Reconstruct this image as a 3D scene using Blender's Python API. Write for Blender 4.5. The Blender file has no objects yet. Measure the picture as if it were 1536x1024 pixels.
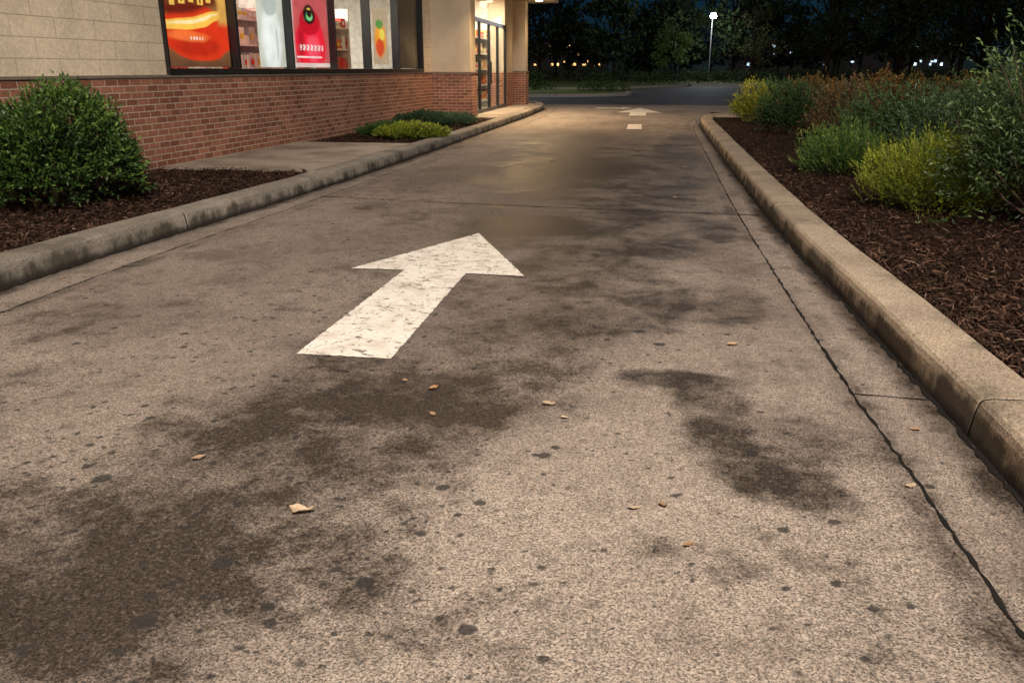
import bpy, math, random
import numpy as np
from mathutils import Vector, Matrix
R=np.random.RandomState(7); random.seed(7)
S=bpy.context.scene
S.view_settings.view_transform='Standard'; S.view_settings.look='None'; S.view_settings.exposure=0
col=S.collection
# ------------------------------------------------------------ helpers
def mesh_np(name,V,F,mat=None,attrs=None,cols=None,smooth=False,parent=None,keep=True):
    V=np.asarray(V,dtype=np.float32); F=np.asarray(F,dtype=np.int32)
    me=bpy.data.meshes.new(name); n=F.shape[1]
    me.vertices.add(len(V)); me.vertices.foreach_set('co',V.ravel())
    me.loops.add(F.size); me.loops.foreach_set('vertex_index',F.ravel())
    me.polygons.add(len(F)); me.polygons.foreach_set('loop_start',np.arange(0,F.size,n,dtype=np.int32))
    me.polygons.foreach_set('loop_total',np.full(len(F),n,dtype=np.int32))
    me.polygons.foreach_set('use_smooth',np.full(len(F),smooth,dtype=bool))
    me.update(calc_edges=True); me.validate()
    if attrs:
        for k,a in attrs.items():
            at=me.attributes.new(k,'FLOAT','POINT'); at.data.foreach_set('value',np.asarray(a,dtype=np.float32).ravel())
    if cols is not None:
        at=me.attributes.new('Col','FLOAT_COLOR','POINT')
        c=np.ones((len(V),4),dtype=np.float32); c[:,:3]=cols; at.data.foreach_set('color',c.ravel())
    o=bpy.data.objects.new(name,me); col.objects.link(o)
    if mat: me.materials.append(mat)
    if parent:
        o.parent=parent
        if keep: o.matrix_parent_inverse=parent.matrix_world.inverted()
    return o
def boxes(name,L,mat,bevel=0,parent=None,keep=True,cols=None):
    V=[];F=[];C=[]
    for i,b in enumerate(L):
        x0,x1,y0,y1,z0,z1=b; k=len(V)
        V+=[(x0,y0,z0),(x1,y0,z0),(x1,y1,z0),(x0,y1,z0),(x0,y0,z1),(x1,y0,z1),(x1,y1,z1),(x0,y1,z1)]
        F+=[[k,k+3,k+2,k+1],[k+4,k+5,k+6,k+7],[k,k+1,k+5,k+4],[k+1,k+2,k+6,k+5],[k+2,k+3,k+7,k+6],[k+3,k,k+4,k+7]]
        if cols is not None: C+=[cols[i]]*8
    o=mesh_np(name,V,F,mat,cols=np.array(C) if cols is not None else None,parent=parent,keep=keep)
    if bevel:
        m=o.modifiers.new('b','BEVEL'); m.width=bevel; m.segments=2; m.limit_method='ANGLE'
    return o
def empty(name,loc=(0,0,0),rz=0):
    e=bpy.data.objects.new(name,None); col.objects.link(e); e.location=loc; e.rotation_euler=(0,0,rz)
    e.empty_display_size=.2
    bpy.context.view_layer.update(); return e
def tubes(name,paths,mat,sides=6,parent=None):
    V=[];F=[]
    for pts,rad in paths:
        pts=[Vector(p) for p in pts]; k=len(V)
        for i,p in enumerate(pts):
            t=(pts[min(i+1,len(pts)-1)]-pts[max(i-1,0)]).normalized()
            a=t.cross(Vector((0.3,0.9,.1))).normalized(); b=t.cross(a)
            for s in range(sides):
                an=2*math.pi*s/sides; V.append(tuple(p+(a*math.cos(an)+b*math.sin(an))*rad[i]))
        for i in range(len(pts)-1):
            for s in range(sides):
                s2=(s+1)%sides; F.append([k+i*sides+s,k+i*sides+s2,k+(i+1)*sides+s2,k+(i+1)*sides+s])
    return mesh_np(name,V,F,mat,smooth=True,parent=parent)
_T={}
def vnoise(x,y,s,seed=0):
    if seed not in _T: _T[seed]=np.random.RandomState(seed+100).rand(256,256)
    T=_T[seed]; X=np.asarray(x)*s+37.3; Y=np.asarray(y)*s+11.7
    xi=np.floor(X).astype(int); yi=np.floor(Y).astype(int); fx=X-xi; fy=Y-yi
    fx=fx*fx*(3-2*fx); fy=fy*fy*(3-2*fy)
    g=lambda a,b:T[a&255,b&255]
    return (g(xi,yi)*(1-fx)+g(xi+1,yi)*fx)*(1-fy)+(g(xi,yi+1)*(1-fx)+g(xi+1,yi+1)*fx)*fy
def fbm(x,y,s,seed=0,o=4):
    r=0;a=.5;t=0
    for i in range(o):
        c,q=math.cos(i*1.1),math.sin(i*1.1)
        r=r+a*vnoise(x*c-y*q,x*q+y*c,s*2**i,seed+i); t+=a; a*=.55
    return r/t
class M:
    def __init__(s,name,rough=.8,spec=.3):
        s.m=bpy.data.materials.new(name); s.m.use_nodes=True; s.nt=s.m.node_tree
        s.b=s.nt.nodes['Principled BSDF']; s.b.inputs['Roughness'].default_value=rough
        s.b.inputs['Specular IOR Level'].default_value=spec
        s.tc=s.n('ShaderNodeTexCoord'); s.P=s.tc.outputs['Object']
    def n(s,t,**k):
        x=s.nt.nodes.new(t)
        for a,v in k.items(): setattr(x,a,v)
        return x
    def l(s,a,b): s.nt.links.new(a,b)
    def put(s,sock,v):
        if isinstance(v,bpy.types.NodeSocket): s.l(v,sock)
        elif isinstance(v,(tuple,list)) and len(v)==3 and sock.type=='RGBA': sock.default_value=(*v,1)
        else: sock.default_value=v
    def math(s,op,a,b=0,c=0,clamp=False):
        x=s.n('ShaderNodeMath',operation=op); x.use_clamp=clamp
        for i,v in enumerate((a,b,c)): s.put(x.inputs[i],v)
        return x.outputs[0]
    def mix(s,f,a,b,mode='MIX'):
        x=s.n('ShaderNodeMix',data_type='RGBA',blend_type=mode)
        s.put(x.inputs[0],f); s.put(x.inputs[6],a); s.put(x.inputs[7],b); return x.outputs[2]
    def noise(s,sc,det=3,rough=.55,vec=None,dist=0):
        x=s.n('ShaderNodeTexNoise'); s.l(vec or s.P,x.inputs['Vector']); x.inputs['Scale'].default_value=sc
        x.inputs['Detail'].default_value=det; x.inputs['Roughness'].default_value=rough; x.inputs['Distortion'].default_value=dist
        return x.outputs[0]
    def vor(s,sc,feat='F1',vec=None):
        x=s.n('ShaderNodeTexVoronoi',feature=feat); s.l(vec or s.P,x.inputs['Vector']); x.inputs['Scale'].default_value=sc
        return x
    def ramp(s,v,a,b,x=0.,y=1.,smooth=True):
        r=s.n('ShaderNodeMapRange'); r.interpolation_type='SMOOTHSTEP' if smooth else 'LINEAR'
        s.put(r.inputs[0],v); r.inputs[1].default_value=a; r.inputs[2].default_value=b; r.inputs[3].default_value=x; r.inputs[4].default_value=y
        return r.outputs[0]
    def scale(s,vec,sc):
        x=s.n('ShaderNodeMapping'); s.l(vec,x.inputs[0]); x.inputs['Scale'].default_value=sc; return x.outputs[0]
    def attr(s,name,out='Fac'): return s.n('ShaderNodeAttribute',attribute_name=name).outputs[out]
    def sep(s,v):
        x=s.n('ShaderNodeSeparateXYZ'); s.l(v,x.inputs[0]); return x.outputs
    def sepc(s,v):
        x=s.n('ShaderNodeSeparateColor'); s.l(v,x.inputs[0]); return x.outputs
    def bump(s,h,st=.5,d=.01,prev=None):
        x=s.n('ShaderNodeBump'); s.put(x.inputs['Height'],h); x.inputs['Strength'].default_value=st; x.inputs['Distance'].default_value=d
        if prev is not None: s.l(prev,x.inputs['Normal'])
        s.l(x.outputs[0],s.b.inputs['Normal']); return x.outputs[0]
    def color(s,c): s.put(s.b.inputs['Base Color'],c)
    def gray(s,v):
        x=s.n('ShaderNodeCombineColor'); [s.put(x.inputs[i],v) for i in range(3)]; return x.outputs[0]
def simple(name,c,rough=.6,spec=.4,metal=0,var=.15,sc=8):
    m=M(name,rough,spec); n=m.noise(sc,3); m.color(m.mix(m.ramp(n,.3,.7),tuple(x*(1-var) for x in c),tuple(min(1,x*(1+var)) for x in c)))
    m.b.inputs['Metallic'].default_value=metal; return m.m
def emis(name,c,st):
    m=M(name); m.color((.8,.8,.8)); m.b.inputs['Emission Color'].default_value=(*c,1); m.b.inputs['Emission Strength'].default_value=st
    m.m.cycles.emission_sampling='NONE'; return m.m

# ------------------------------------------------------------ materials
def aggregate(m,a,speck,lo=.5,hi=1.5,dkf=.75):
    v=m.vor(speck); c=m.sepc(v.outputs['Color'])
    a=m.mix(1,a,m.gray(m.ramp(c[0],0,1,lo,hi,False)),'MULTIPLY')
    a=m.mix(m.ramp(c[1],.6,.9),a,m.mix(1,a,(1.05,.97,.91),'MULTIPLY'))
    dk=m.ramp(m.noise(speck*.62,2,.6),.56,.63)
    a=m.mix(m.math('MULTIPLY',dk,dkf),a,(.05,.042,.037))
    return a,m.math('SUBTRACT',m.math('MULTIPLY',c[0],.6),dk)
def road_mat():
    m=M('driveway_concrete',.72,.3)
    a=m.mix(m.attr('tone'),(.175,.142,.12),(.40,.338,.29))
    a,h=aggregate(m,a,210,.45,1.55,.72)
    st=m.attr('stain'); nf=m.noise(60,3,.7)
    f=m.math('MULTIPLY',m.ramp(m.math('ADD',st,m.math('MULTIPLY',m.math('SUBTRACT',nf,.5),1.0)),.0,.95,0,1,False),m.ramp(st,.0,.15))
    a=m.mix(m.math('MULTIPLY',f,.98),a,m.mix(1,a,(.11,.097,.088),'MULTIPLY'))
    g=m.attr('gum'); a=m.mix(m.math('MULTIPLY',m.ramp(m.math('ADD',g,m.math('MULTIPLY',m.math('SUBTRACT',nf,.5),.5)),.2,.7),.86),a,(.032,.029,.029))
    m.color(a); m.l(m.ramp(f,0,1,.8,.5),m.b.inputs['Roughness'])
    m.bump(h,.55,.003); return m.m
MAT_ROAD=road_mat()
def arrow_mat():
    m=M('worn_white_paint',.6,.35)
    n70=m.noise(70,3,.7)
    a=m.mix(m.ramp(m.noise(5,5,.65),.3,.6),(.66,.59,.51),(.86,.81,.74))
    a=m.mix(1,a,m.gray(m.ramp(n70,.25,.5,.8,1.03)),'MULTIPLY')
    wv=m.n('ShaderNodeVectorMath',operation='ADD'); nz=m.n('ShaderNodeTexNoise'); m.l(m.P,nz.inputs['Vector']); nz.inputs['Scale'].default_value=9; nz.inputs['Detail'].default_value=3
    mm=m.n('ShaderNodeVectorMath',operation='SCALE'); m.l(nz.outputs['Color'],mm.inputs[0]); mm.inputs['Scale'].default_value=.2
    m.l(m.P,wv.inputs[0]); m.l(mm.outputs[0],wv.inputs[1])
    e=m.vor(7,'DISTANCE_TO_EDGE',vec=wv.outputs[0]).outputs['Distance']; cr=m.math('MULTIPLY',m.ramp(e,.004,.024,1,0),m.ramp(m.noise(3.5,2),.43,.53))
    chip=m.ramp(m.noise(19,4,.6,vec=m.scale(m.P,(.7,1,1))),.60,.625)
    v=m.vor(20); pit=m.math('MULTIPLY',m.ramp(v.outputs['Distance'],.12,.18,1,0),m.ramp(m.sepc(v.outputs['Color'])[0],.72,.74))
    k=m.math('MAXIMUM',m.math('MAXIMUM',cr,chip),pit)
    m.color(m.mix(m.math('MULTIPLY',k,.85),a,(.17,.13,.105))); m.bump(m.math('SUBTRACT',m.noise(120,2),k),.5,.003); return m.m
MAT_PAINT=arrow_mat()
def kerb_mat(name,c1,c2,dirty):
    m=M(name,.8,.25); a=m.mix(m.ramp(m.noise(1.6,4,.6),.35,.65),c1,c2); a,h=aggregate(m,a,170,.65,1.3,.6)
    x,y,z=m.sep(m.P)
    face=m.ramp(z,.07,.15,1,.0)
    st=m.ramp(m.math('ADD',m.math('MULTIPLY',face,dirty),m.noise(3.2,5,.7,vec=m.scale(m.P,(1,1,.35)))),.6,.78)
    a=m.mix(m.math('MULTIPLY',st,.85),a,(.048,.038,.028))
    bl=m.ramp(m.noise(1.3,5,.75),.52,.66); a=m.mix(m.math('MULTIPLY',bl,.55),a,(.085,.072,.055))
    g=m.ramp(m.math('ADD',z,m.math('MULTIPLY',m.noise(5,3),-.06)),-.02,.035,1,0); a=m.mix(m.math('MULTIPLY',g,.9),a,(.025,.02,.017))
    m.color(a); m.bump(h,.6,.005); return m.m
MAT_KERB_L=kerb_mat('kerb_concrete_grey',(.37,.335,.285),(.25,.225,.195),.17)
MAT_KERB_R=kerb_mat('kerb_concrete_tan',(.53,.435,.33),(.37,.30,.23),.27)
def walk_mat():
    m=M('walk_concrete',.75,.25); a,h=aggregate(m,m.mix(m.ramp(m.noise(1.5,5,.65),.4,.65),(.42,.36,.295),(.25,.21,.17)),130,.75,1.25,.5); m.color(a); m.bump(h,.4,.003); return m.m
MAT_WALK=walk_mat()
MAT_GAP=simple('joint_sealant',(.012,.011,.01),.8,.2)
def asphalt():
    m=M('asphalt',.75,.25); a=m.mix(m.ramp(m.noise(.4,5),.35,.65),(.05,.054,.062),(.085,.088,.095))
    m.color(m.mix(1,a,m.gray(m.ramp(m.noise(60,2),.3,.7,.6,1.4)),'MULTIPLY')); return m.m
MAT_ASPH=asphalt()
def grass_mat():
    m=M('grass',.8,.2); a=m.mix(m.ramp(m.noise(.5,5,.7),.3,.7),(.055,.085,.02),(.12,.15,.04))
    m.color(m.mix(1,a,m.gray(m.ramp(m.noise(30,3,.8),.3,.7,.4,1.5)),'MULTIPLY')); return m.m
MAT_GRASS=grass_mat()
def wall_brick(name,bw,rh,ms,c1,c2,cm,nb,bs,lo=.68):
    m=M(name,.85,.2); x,y,z=m.sep(m.P); cb=m.n('ShaderNodeCombineXYZ'); m.l(m.math('ADD',x,y),cb.inputs[0]); m.l(z,cb.inputs[1])
    b=m.n('ShaderNodeTexBrick'); m.l(cb.outputs[0],b.inputs['Vector']); b.inputs['Scale'].default_value=1
    b.inputs['Brick Width'].default_value=bw; b.inputs['Row Height'].default_value=rh; b.inputs['Mortar Size'].default_value=ms; b.inputs['Mortar Smooth'].default_value=.15
    b.inputs['Color1'].default_value=(*c1,1); b.inputs['Color2'].default_value=(*c2,1); b.inputs['Mortar'].default_value=(*cm,1)
    a=m.mix(1,b.outputs['Color'],m.gray(m.ramp(m.noise(nb,4,.7),.25,.75,lo,1.2)),'MULTIPLY')
    a=m.mix(1,a,m.gray(m.ramp(m.noise(1.1,4,.6),.3,.7,.85,1.1)),'MULTIPLY')
    m.color(a); m.bump(m.math('ADD',m.math('SUBTRACT',1,b.outputs['Fac']),m.math('MULTIPLY',m.noise(60,2),.4)),bs,.006); return m.m
MAT_BRICK=wall_brick('brick',.215,.0745,.0065,(.44,.185,.12),(.24,.095,.062),(.56,.45,.35),35,.8)
MAT_BLOCK=wall_brick('cream_block',.61,.2,.0045,(.76,.64,.48),(.72,.60,.45),(.46,.38,.28),30,.5,.88)
def stucco():
    m=M('cream_stucco',.85,.2); a=m.mix(m.ramp(m.noise(1.5,5,.7),.3,.7),(.55,.46,.35),(.66,.56,.43)); m.color(a); m.bump(m.noise(70,3,.7),.6,.006); return m.m
MAT_STUC=stucco()
MAT_FRAME=simple('dark_aluminium',(.012,.012,.013),.35,.5,0)
MAT_WHITE=simple('interior_white',(.75,.74,.7),.7)
def glass():
    m=bpy.data.materials.new('window_glass'); m.use_nodes=True; nt=m.node_tree; nt.nodes.clear()
    o=nt.nodes.new('ShaderNodeOutputMaterial'); mx=nt.nodes.new('ShaderNodeMixShader'); t=nt.nodes.new('ShaderNodeBsdfTransparent'); g=nt.nodes.new('ShaderNodeBsdfGlossy')
    g.inputs['Roughness'].default_value=.03; t.inputs[0].default_value=(.92,.94,.92,1); f=nt.nodes.new('ShaderNodeLayerWeight'); f.inputs[0].default_value=.25
    nt.links.new(f.outputs[0],mx.inputs[0]); nt.links.new(t.outputs[0],mx.inputs[1]); nt.links.new(g.outputs[0],mx.inputs[2]); nt.links.new(mx.outputs[0],o.inputs[0]); return m
MAT_GLASS=glass()
def colmat(name,rough=.6,spec=.3,trans=0,emi=0):
    m=M(name,rough,spec); a=m.attr('Col','Color')
    m.color(a)
    if emi: m.l(a,m.b.inputs['Emission Color']); m.b.inputs['Emission Strength'].default_value=emi; m.m.cycles.emission_sampling='NONE'
    if trans:
        t=m.n('ShaderNodeBsdfTranslucent'); m.l(a,t.inputs[0]); mx=m.n('ShaderNodeMixShader'); mx.inputs[0].default_value=trans
        out=m.nt.nodes['Material Output']; m.l(m.b.outputs[0],mx.inputs[1]); m.l(t.outputs[0],mx.inputs[2]); m.l(mx.outputs[0],out.inputs[0])
    return m.m
MAT_LEAF=colmat('foliage',.45,.4,.25)
MAT_HEDGE=colmat('hedge_foliage',.5,.3)
MAT_FAR=colmat('far_foliage',.8,.1)
MAT_CHIP=colmat('mulch_chips',.85,.2)
MAT_DRY=colmat('dry_leaf',.7,.2)
MAT_GOODS=colmat('shelf_goods',.5,.4)
MAT_POSTER=colmat('poster_print_glow',.3,.5,0,.85)  # print emits its own colours, standing in for room light shining through
MAT_BARK=simple('bark',(.08,.058,.04),.9,.1,0,.4,20)
MAT_BARKD=simple('dark_bark',(.022,.017,.013),.95,.05,0,.4,3)
def soil():
    m=M('mulch_soil',.95,.1); n=m.noise(40,4,.8); m.color(m.mix(m.ramp(n,.3,.7),(.014,.007,.005),(.06,.03,.019))); m.bump(n,1,.03); return m.m
MAT_SOIL=soil()

# ------------------------------------------------------------ plan polylines
def catmull(P,step=.08):
    P=[np.array(p,float) for p in P]; out=[]
    for i in range(len(P)-1):
        p0=P[max(i-1,0)];p1=P[i];p2=P[i+1];p3=P[min(i+2,len(P)-1)]
        L=np.linalg.norm(p2-p1); n=max(2,int(L/step)); al=.5
        t0=0;t1=max(1e-3,np.linalg.norm(p1-p0)**al);t2=t1+np.linalg.norm(p2-p1)**al;t3=t2+max(1e-3,np.linalg.norm(p3-p2)**al)
        if i==0:p0=p1-(p2-p1);t1=np.linalg.norm(p1-p0)**al;t2=t1+np.linalg.norm(p2-p1)**al;t3=t2+max(1e-3,np.linalg.norm(p3-p2)**al)
        if i==len(P)-2:p3=p2+(p2-p1);t3=t2+np.linalg.norm(p3-p2)**al
        for k in range(n):
            t=t1+(t2-t1)*k/n
            A1=(t1-t)/(t1-t0)*p0+(t-t0)/(t1-t0)*p1;A2=(t2-t)/(t2-t1)*p1+(t-t1)/(t2-t1)*p2;A3=(t3-t)/(t3-t2)*p2+(t-t2)/(t3-t2)*p3
            B1=(t2-t)/(t2-t0)*A1+(t-t0)/(t2-t0)*A2;B2=(t3-t)/(t3-t1)*A2+(t-t1)/(t3-t1)*A3
            out.append((t2-t)/(t2-t1)*B1+(t-t1)/(t2-t1)*B2)
    out.append(P[-1]); return np.array(out)
LK=catmull([(-3.9,-4),(-3.9,0),(-3.9,5.1),(-3.82,6.5),(-3.66,9.64),(-3.56,13.5),(-3.5,19),(-3.5,26),(-3.68,30),(-4.3,32.6),(-6,34.4),(-10,35.4),(-30,35.6)])
RK=catmull([(1.23,-4),(1.23,0),(1.22,3),(1.18,5),(1.13,6.6),(1.13,11.8),(1.19,18),(1.27,22.2),(1.5,23.7),(2.1,24.8),(3.2,25.35),(6,25.6),(16,25.7)])
nL=int(np.argmax(LK[:,1]>31)); LX=lambda y:np.interp(y,LK[:nL,1],LK[:nL,0])
nR=int(np.argmax(RK[:,1]>23.5)); RX=lambda y:np.interp(y,RK[:nR,1],RK[:nR,0])
def sweep_kerb(name,poly,side,joints,mat,seed):
    d=np.r_[0,np.cumsum(np.linalg.norm(np.diff(poly,axis=0),axis=1))]
    prof=[(0,-.06),(.002,.0),(.006,.05),(.013,.11),(.02,.137),(.033,.152),(.06,.158),(.15,.16),(.24,.158),(.275,.152),(.29,.13),(.292,-.06)]
    nn=int(np.argmax(poly[:,1]>23.4)); js=[0]+[float(np.interp(j,poly[:nn,1],d[:nn])) for j in joints]
    while js[-1]+3.3<d[-1]-1: js.append(js[-1]+3.3)
    js.append(d[-1])
    V=[];F=[];n=len(prof)
    def frame(s):
        p=np.array([np.interp(s,d,poly[:,0]),np.interp(s,d,poly[:,1])]); q=np.array([np.interp(s+.05,d,poly[:,0]),np.interp(s+.05,d,poly[:,1])])-np.array([np.interp(s-.05,d,poly[:,0]),np.interp(s-.05,d,poly[:,1])])
        q/=np.linalg.norm(q); return p,np.array([-q[1],q[0]])*side
    for a,b in zip(js[:-1],js[1:]):
        a2,b2=a+.007,b-.007; ss=np.r_[a2,a2+.006,np.arange(a2+.05,b2-.05,.07),b2-.006,b2]
        k=len(V); off=R.uniform(-.003,.003); zo=R.uniform(-.003,.003)
        for i,s in enumerate(ss):
            p,nr=frame(s); endi=(i in(0,len(ss)-1))
            for o,z in prof:
                oo=o+off; zz=z+(zo if z>.05 else 0)
                if z>.03:
                    w=vnoise(s*3+o*9,z*12,1,seed)-.5; oo+=w*.009; zz+=(vnoise(s*2.3,o*9,1,seed+3)-.5)*.007
                if endi and z>0: oo=.146+(oo-.146)*.985; zz-=.003
                V.append((p[0]+nr[0]*oo,p[1]+nr[1]*oo,zz))
        m=len(ss)
        for i in range(m-1):
            for j in range(n-1):
                f=[k+i*n+j,k+(i+1)*n+j,k+(i+1)*n+j+1,k+i*n+j+1]
                F.append(f if side<0 else f[::-1])
        for base in (k,k+(m-1)*n):
            for j in range(n//2-1): F.append([base+j,base+j+1,base+n-2-j,base+n-1-j])
    o=mesh_np(name,V,F,mat,smooth=False)
    V=[];F=[]
    for s in js[1:-1]:
        k=len(V)
        for ds in(-.0068,.0068):
            p,nr=frame(s+ds)
            for oo,z in prof:
                if z>.03: oo+=(vnoise(s*3+oo*9,z*12,1,seed)-.5)*.009; z+=(vnoise(s*2.3,oo*9,1,seed+3)-.5)*.007
                oo=.146+(oo-.146)*.975; z=z-.005 if z>0 else z; V.append((p[0]+nr[0]*oo,p[1]+nr[1]*oo,z))
        for j in range(n-1): F.append([k+j,k+n+j,k+n+j+1,k+j+1])
    mesh_np('joint_filler',V,F,MAT_GAP,parent=o)
    return o
sweep_kerb('kerb',LK,1,[.1,3.3,6.5,9.7,12.9,16.1,19.3,22.5],MAT_KERB_L,20)
sweep_kerb('kerb',RK,-1,[-1.6,3.07,7.75,12.4,17.1,21.8],MAT_KERB_R,30)
# ------------------------------------------------------------ ground + roads
mesh_np('ground',[(-300,-60,-.07),(300,-60,-.07),(300,500,-.07),(-300,500,-.07)],[[0,1,2,3]],MAT_GRASS)
def poly_obj(name,pts,z,mat):
    me=bpy.data.meshes.new(name); me.from_pydata([(x,y,z) for x,y in pts],[],[list(range(len(pts)))]); me.materials.append(mat)
    o=bpy.data.objects.new(name,me); col.objects.link(o); return o
poly_obj('cross_street',[(-60,25),(60,20),(60,70),(9,73),(3,71),(.5,62),(-3,54),(-8,50),(-60,48)],-.012,MAT_ASPH)
ys=[-4.,-2,-1,0,.5,.9]
while ys[-1]<33: ys.append(ys[-1]+max(.010,ys[-1]**2/1500))
ys=np.array(ys); nx=470; t=np.linspace(0,1,nx)
lx=np.where(ys<30,LX(np.minimum(ys,29.9)),-3.7-(ys-30)*.6)-.05; rx=np.where(ys<23.5,RX(np.minimum(ys,23.4)),1.4+(ys-23.5)*.7)+.05
X=lx[:,None]+(rx-lx)[:,None]*t[None,:]; Y=np.repeat(ys[:,None],nx,1)
Z=(fbm(X,Y,.6,5,3)-.5)*.006
n0=fbm(X,Y,.55,60,4);n1=fbm(X,Y,1.3,64,4); n2=fbm(X,Y,3.1,3,4); n3=fbm(X,Y,10,7,3); n4=vnoise(X,Y,34,11); n5=vnoise(X,Y,60,12)
wx_=X+(fbm(X,Y,2.3,70,4)-.5)*.4; wy_=Y+(fbm(X,Y,2.3,75,4)-.5)*.5
W=.2+.25*np.clip((n0-.45)*4,0,1)
def blob(cx,cy,a_,b_,amp,rot=0):
    global W
    c,s=math.cos(rot),math.sin(rot); dx=wx_-cx; dy=wy_-cy; u=(dx*c+dy*s)/a_; v=(-dx*s+dy*c)/b_
    q=(u*u+v*v)**.5; W=np.maximum(W,amp*np.clip(1.6-q*.8,0,1))
I=lambda a,b:np.interp(Y,a,b)
cx=I([0,1.4,2,2.6,3.2,4.5,7,11,16,22,30],[-1.8,-1.6,-1.35,-1.2,-1.0,-.75,-.65,-.85,-1.0,-1.0,-1.1])
wd=I([0,1.5,2.2,3.1,4.5,7,11,16,22,30],[.85,.8,.75,.8,.95,1.2,1.5,1.5,1.2,.9])
am=I([0,1.6,2.2,3,3.8,5,8,11,16,20,30],[.85,.95,.95,.95,.92,.9,.94,1.0,.85,.5,.3])
W=np.maximum(W,am*np.clip(1.6-np.abs(wx_-cx)/wd,0,1))
W=np.maximum(W,.62*np.clip(1.4-np.abs(wx_+2.3)/1.0,0,1)*I([1,2,4,8,14,22],[1,1,.9,.85,.85,.3]))
W=np.maximum(W,.66*np.clip(1.4-np.abs(wx_-.45)/.5,0,1)*I([1,4,5,8,14,22],[.3,.6,1,1,1,.4]))
for b in [(-1.55,1.6,.5,.24,1.25),(-1.35,1.95,.38,.26,1.27),(-1.25,2.4,.42,.33,1.08),(-.95,3.1,.48,.36,1.17),(-1.45,3.0,.45,.32,.98),(-1.0,7.2,.5,.55,1.35),(-2.0,1.75,.45,.3,1.0),
  (.2,3.42,.19,.11,1.15),(.33,3.22,.16,.14,1.1),(.33,2.95,.16,.17,1.08),(.42,2.68,.16,.17,1.17),(.57,2.62,.13,.12,1.0),(.68,3.0,.22,.26,.88),(.1,4.8,.25,.3,1.05),(.57,4.8,.22,.32,1.05),(.2,6.3,.4,.5,1.05),(.6,5.9,.22,.6,.95),(.62,7.0,.22,.6,.95),
  (.3,7.4,.3,.5,.85),(-.35,9.2,.8,1.1,1.1),(.3,10.4,.5,1.2,.92),(-1.0,11.5,.9,2.2,1.3),(-1.3,15.5,.8,3,1.1),(.4,14,.4,2.4,.95),(-2.5,10.5,.6,1.5,.8),(-2.9,4.0,.6,.5,.75),(-2.5,3.0,.5,.4,.78),(-.5,5.6,.5,.9,1.05),(-.4,4.4,.4,.5,1.05),(.7,17,.3,2,.85)]: blob(*b)
dr=rx[:,None]-.05-X; dl=X-lx[:,None]-.05
W=np.maximum(W,np.clip(1.35-dr/.16,0,1.1)); W=np.maximum(W,np.clip(1.15-dl/.2,0,.95))
W=np.maximum(W,np.clip(.85-np.abs(dr-.3)/.25,0,.75)); W=np.maximum(W,np.clip(.8-np.abs(dl-.4)/.25,0,.7))
W=W*np.where((X<LX(np.minimum(Y,29))+.33)&(dl>.12),.72,1)*np.where((dr<.27)&(dr>.12),.8,1)
core=np.clip((W*1.4+(n1-.5)*1.1+(n2-.5)*1.55+(n3-.5)*1.25+(n4-.5)*.55-.77)/1.1,0,1)
soft=np.clip(W*1.0+(n1-.5)*1.3+(n2-.5)*1.2+(n3-.5)*.8-.26,0,1)*.46
st=1-(1-core*.92)*(1-soft)
mot=np.clip((n3*.55+n4*.45-.585)*6,0,1)*np.clip((n1-.36)*5,0,1)*np.clip(1.7-(X+4)/3.2,0.25,1)
st=np.maximum(st,mot*.62)
tone=np.clip(.6+(n0-.5)*1.0+(n1-.5)*1.05+(n2-.5)*1.05+(n3-.5)*.85+(n4-.5)*.3+(n5-.5)*.2,0,1)
tone=tone*I([0,2,4,7,12,20],[1,1,.9,.82,.82,.95])
gum=np.zeros_like(X)
spots=[(-.31,2.67,.024,1),(-.69,1.83,.024,1),(-.38,1.68,.022,1),(-.47,2.30,.018,1),(-.61,2.38,.022,1),(.42,2.80,.022,1),(.45,2.28,.017,1),(.61,2.35,.018,1),(.55,2.02,.015,1),(.62,1.92,.013,1),(-.9,1.69,.017,1),(-1.75,2.26,.027,1),(-1.18,1.58,.03,1),(-1.11,1.86,.027,1),(-.28,2.74,.016,1),(.1,4.0,.028,1),(0,4.2,.028,1)]
for i in range(4600):
    y=R.uniform(1.1,1.2)+R.exponential(2.8) if i%2 else R.uniform(1.1,12); k=R.rand()
    x=(R.normal(np.interp(y,[1,3,6],[-1.5,-1.3,-1.2]),.9) if k<.78 else R.uniform(-3.8,1.1))
    spots.append((x,y,min(.021,.005+R.exponential(.0028)+y*.0008),R.uniform(.35,.95)))
for (sx,sy,r,am_) in spots:
    i0,i1=np.searchsorted(ys,[sy-r*2.2,sy+r*2.2])
    if i1<=i0: continue
    a=R.uniform(.6,1.2); c_,s_=math.cos(a*9),math.sin(a*9); l0=X[i0,0]; dxx=(X[i0,-1]-l0)/(nx-1); j0=max(0,int((sx-r*3-l0)/dxx)); j1=min(nx,int((sx+r*3-l0)/dxx)+2)
    if j1<=j0: continue
    dx=(X[i0:i1,j0:j1]-sx)/r; dy=(Y[i0:i1,j0:j1]-sy)/r; u=dx*c_+dy*s_; v=(dy*c_-dx*s_)*(.8+a*.4)
    g=gum[i0:i1,j0:j1]; np.maximum(g,np.clip(1.6-(u*u+v*v)**.5,0,1)*am_,out=g)
V=np.stack([X,Y,Z],-1).reshape(-1,3); ii=(np.arange(len(ys)-1)[:,None]*nx+np.arange(nx-1)[None,:]).ravel()
mesh_np('driveway',V,np.stack([ii,ii+1,ii+nx+1,ii+nx],1),MAT_ROAD,attrs={'stain':st,'tone':tone,'gum':gum},smooth=True)
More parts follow.
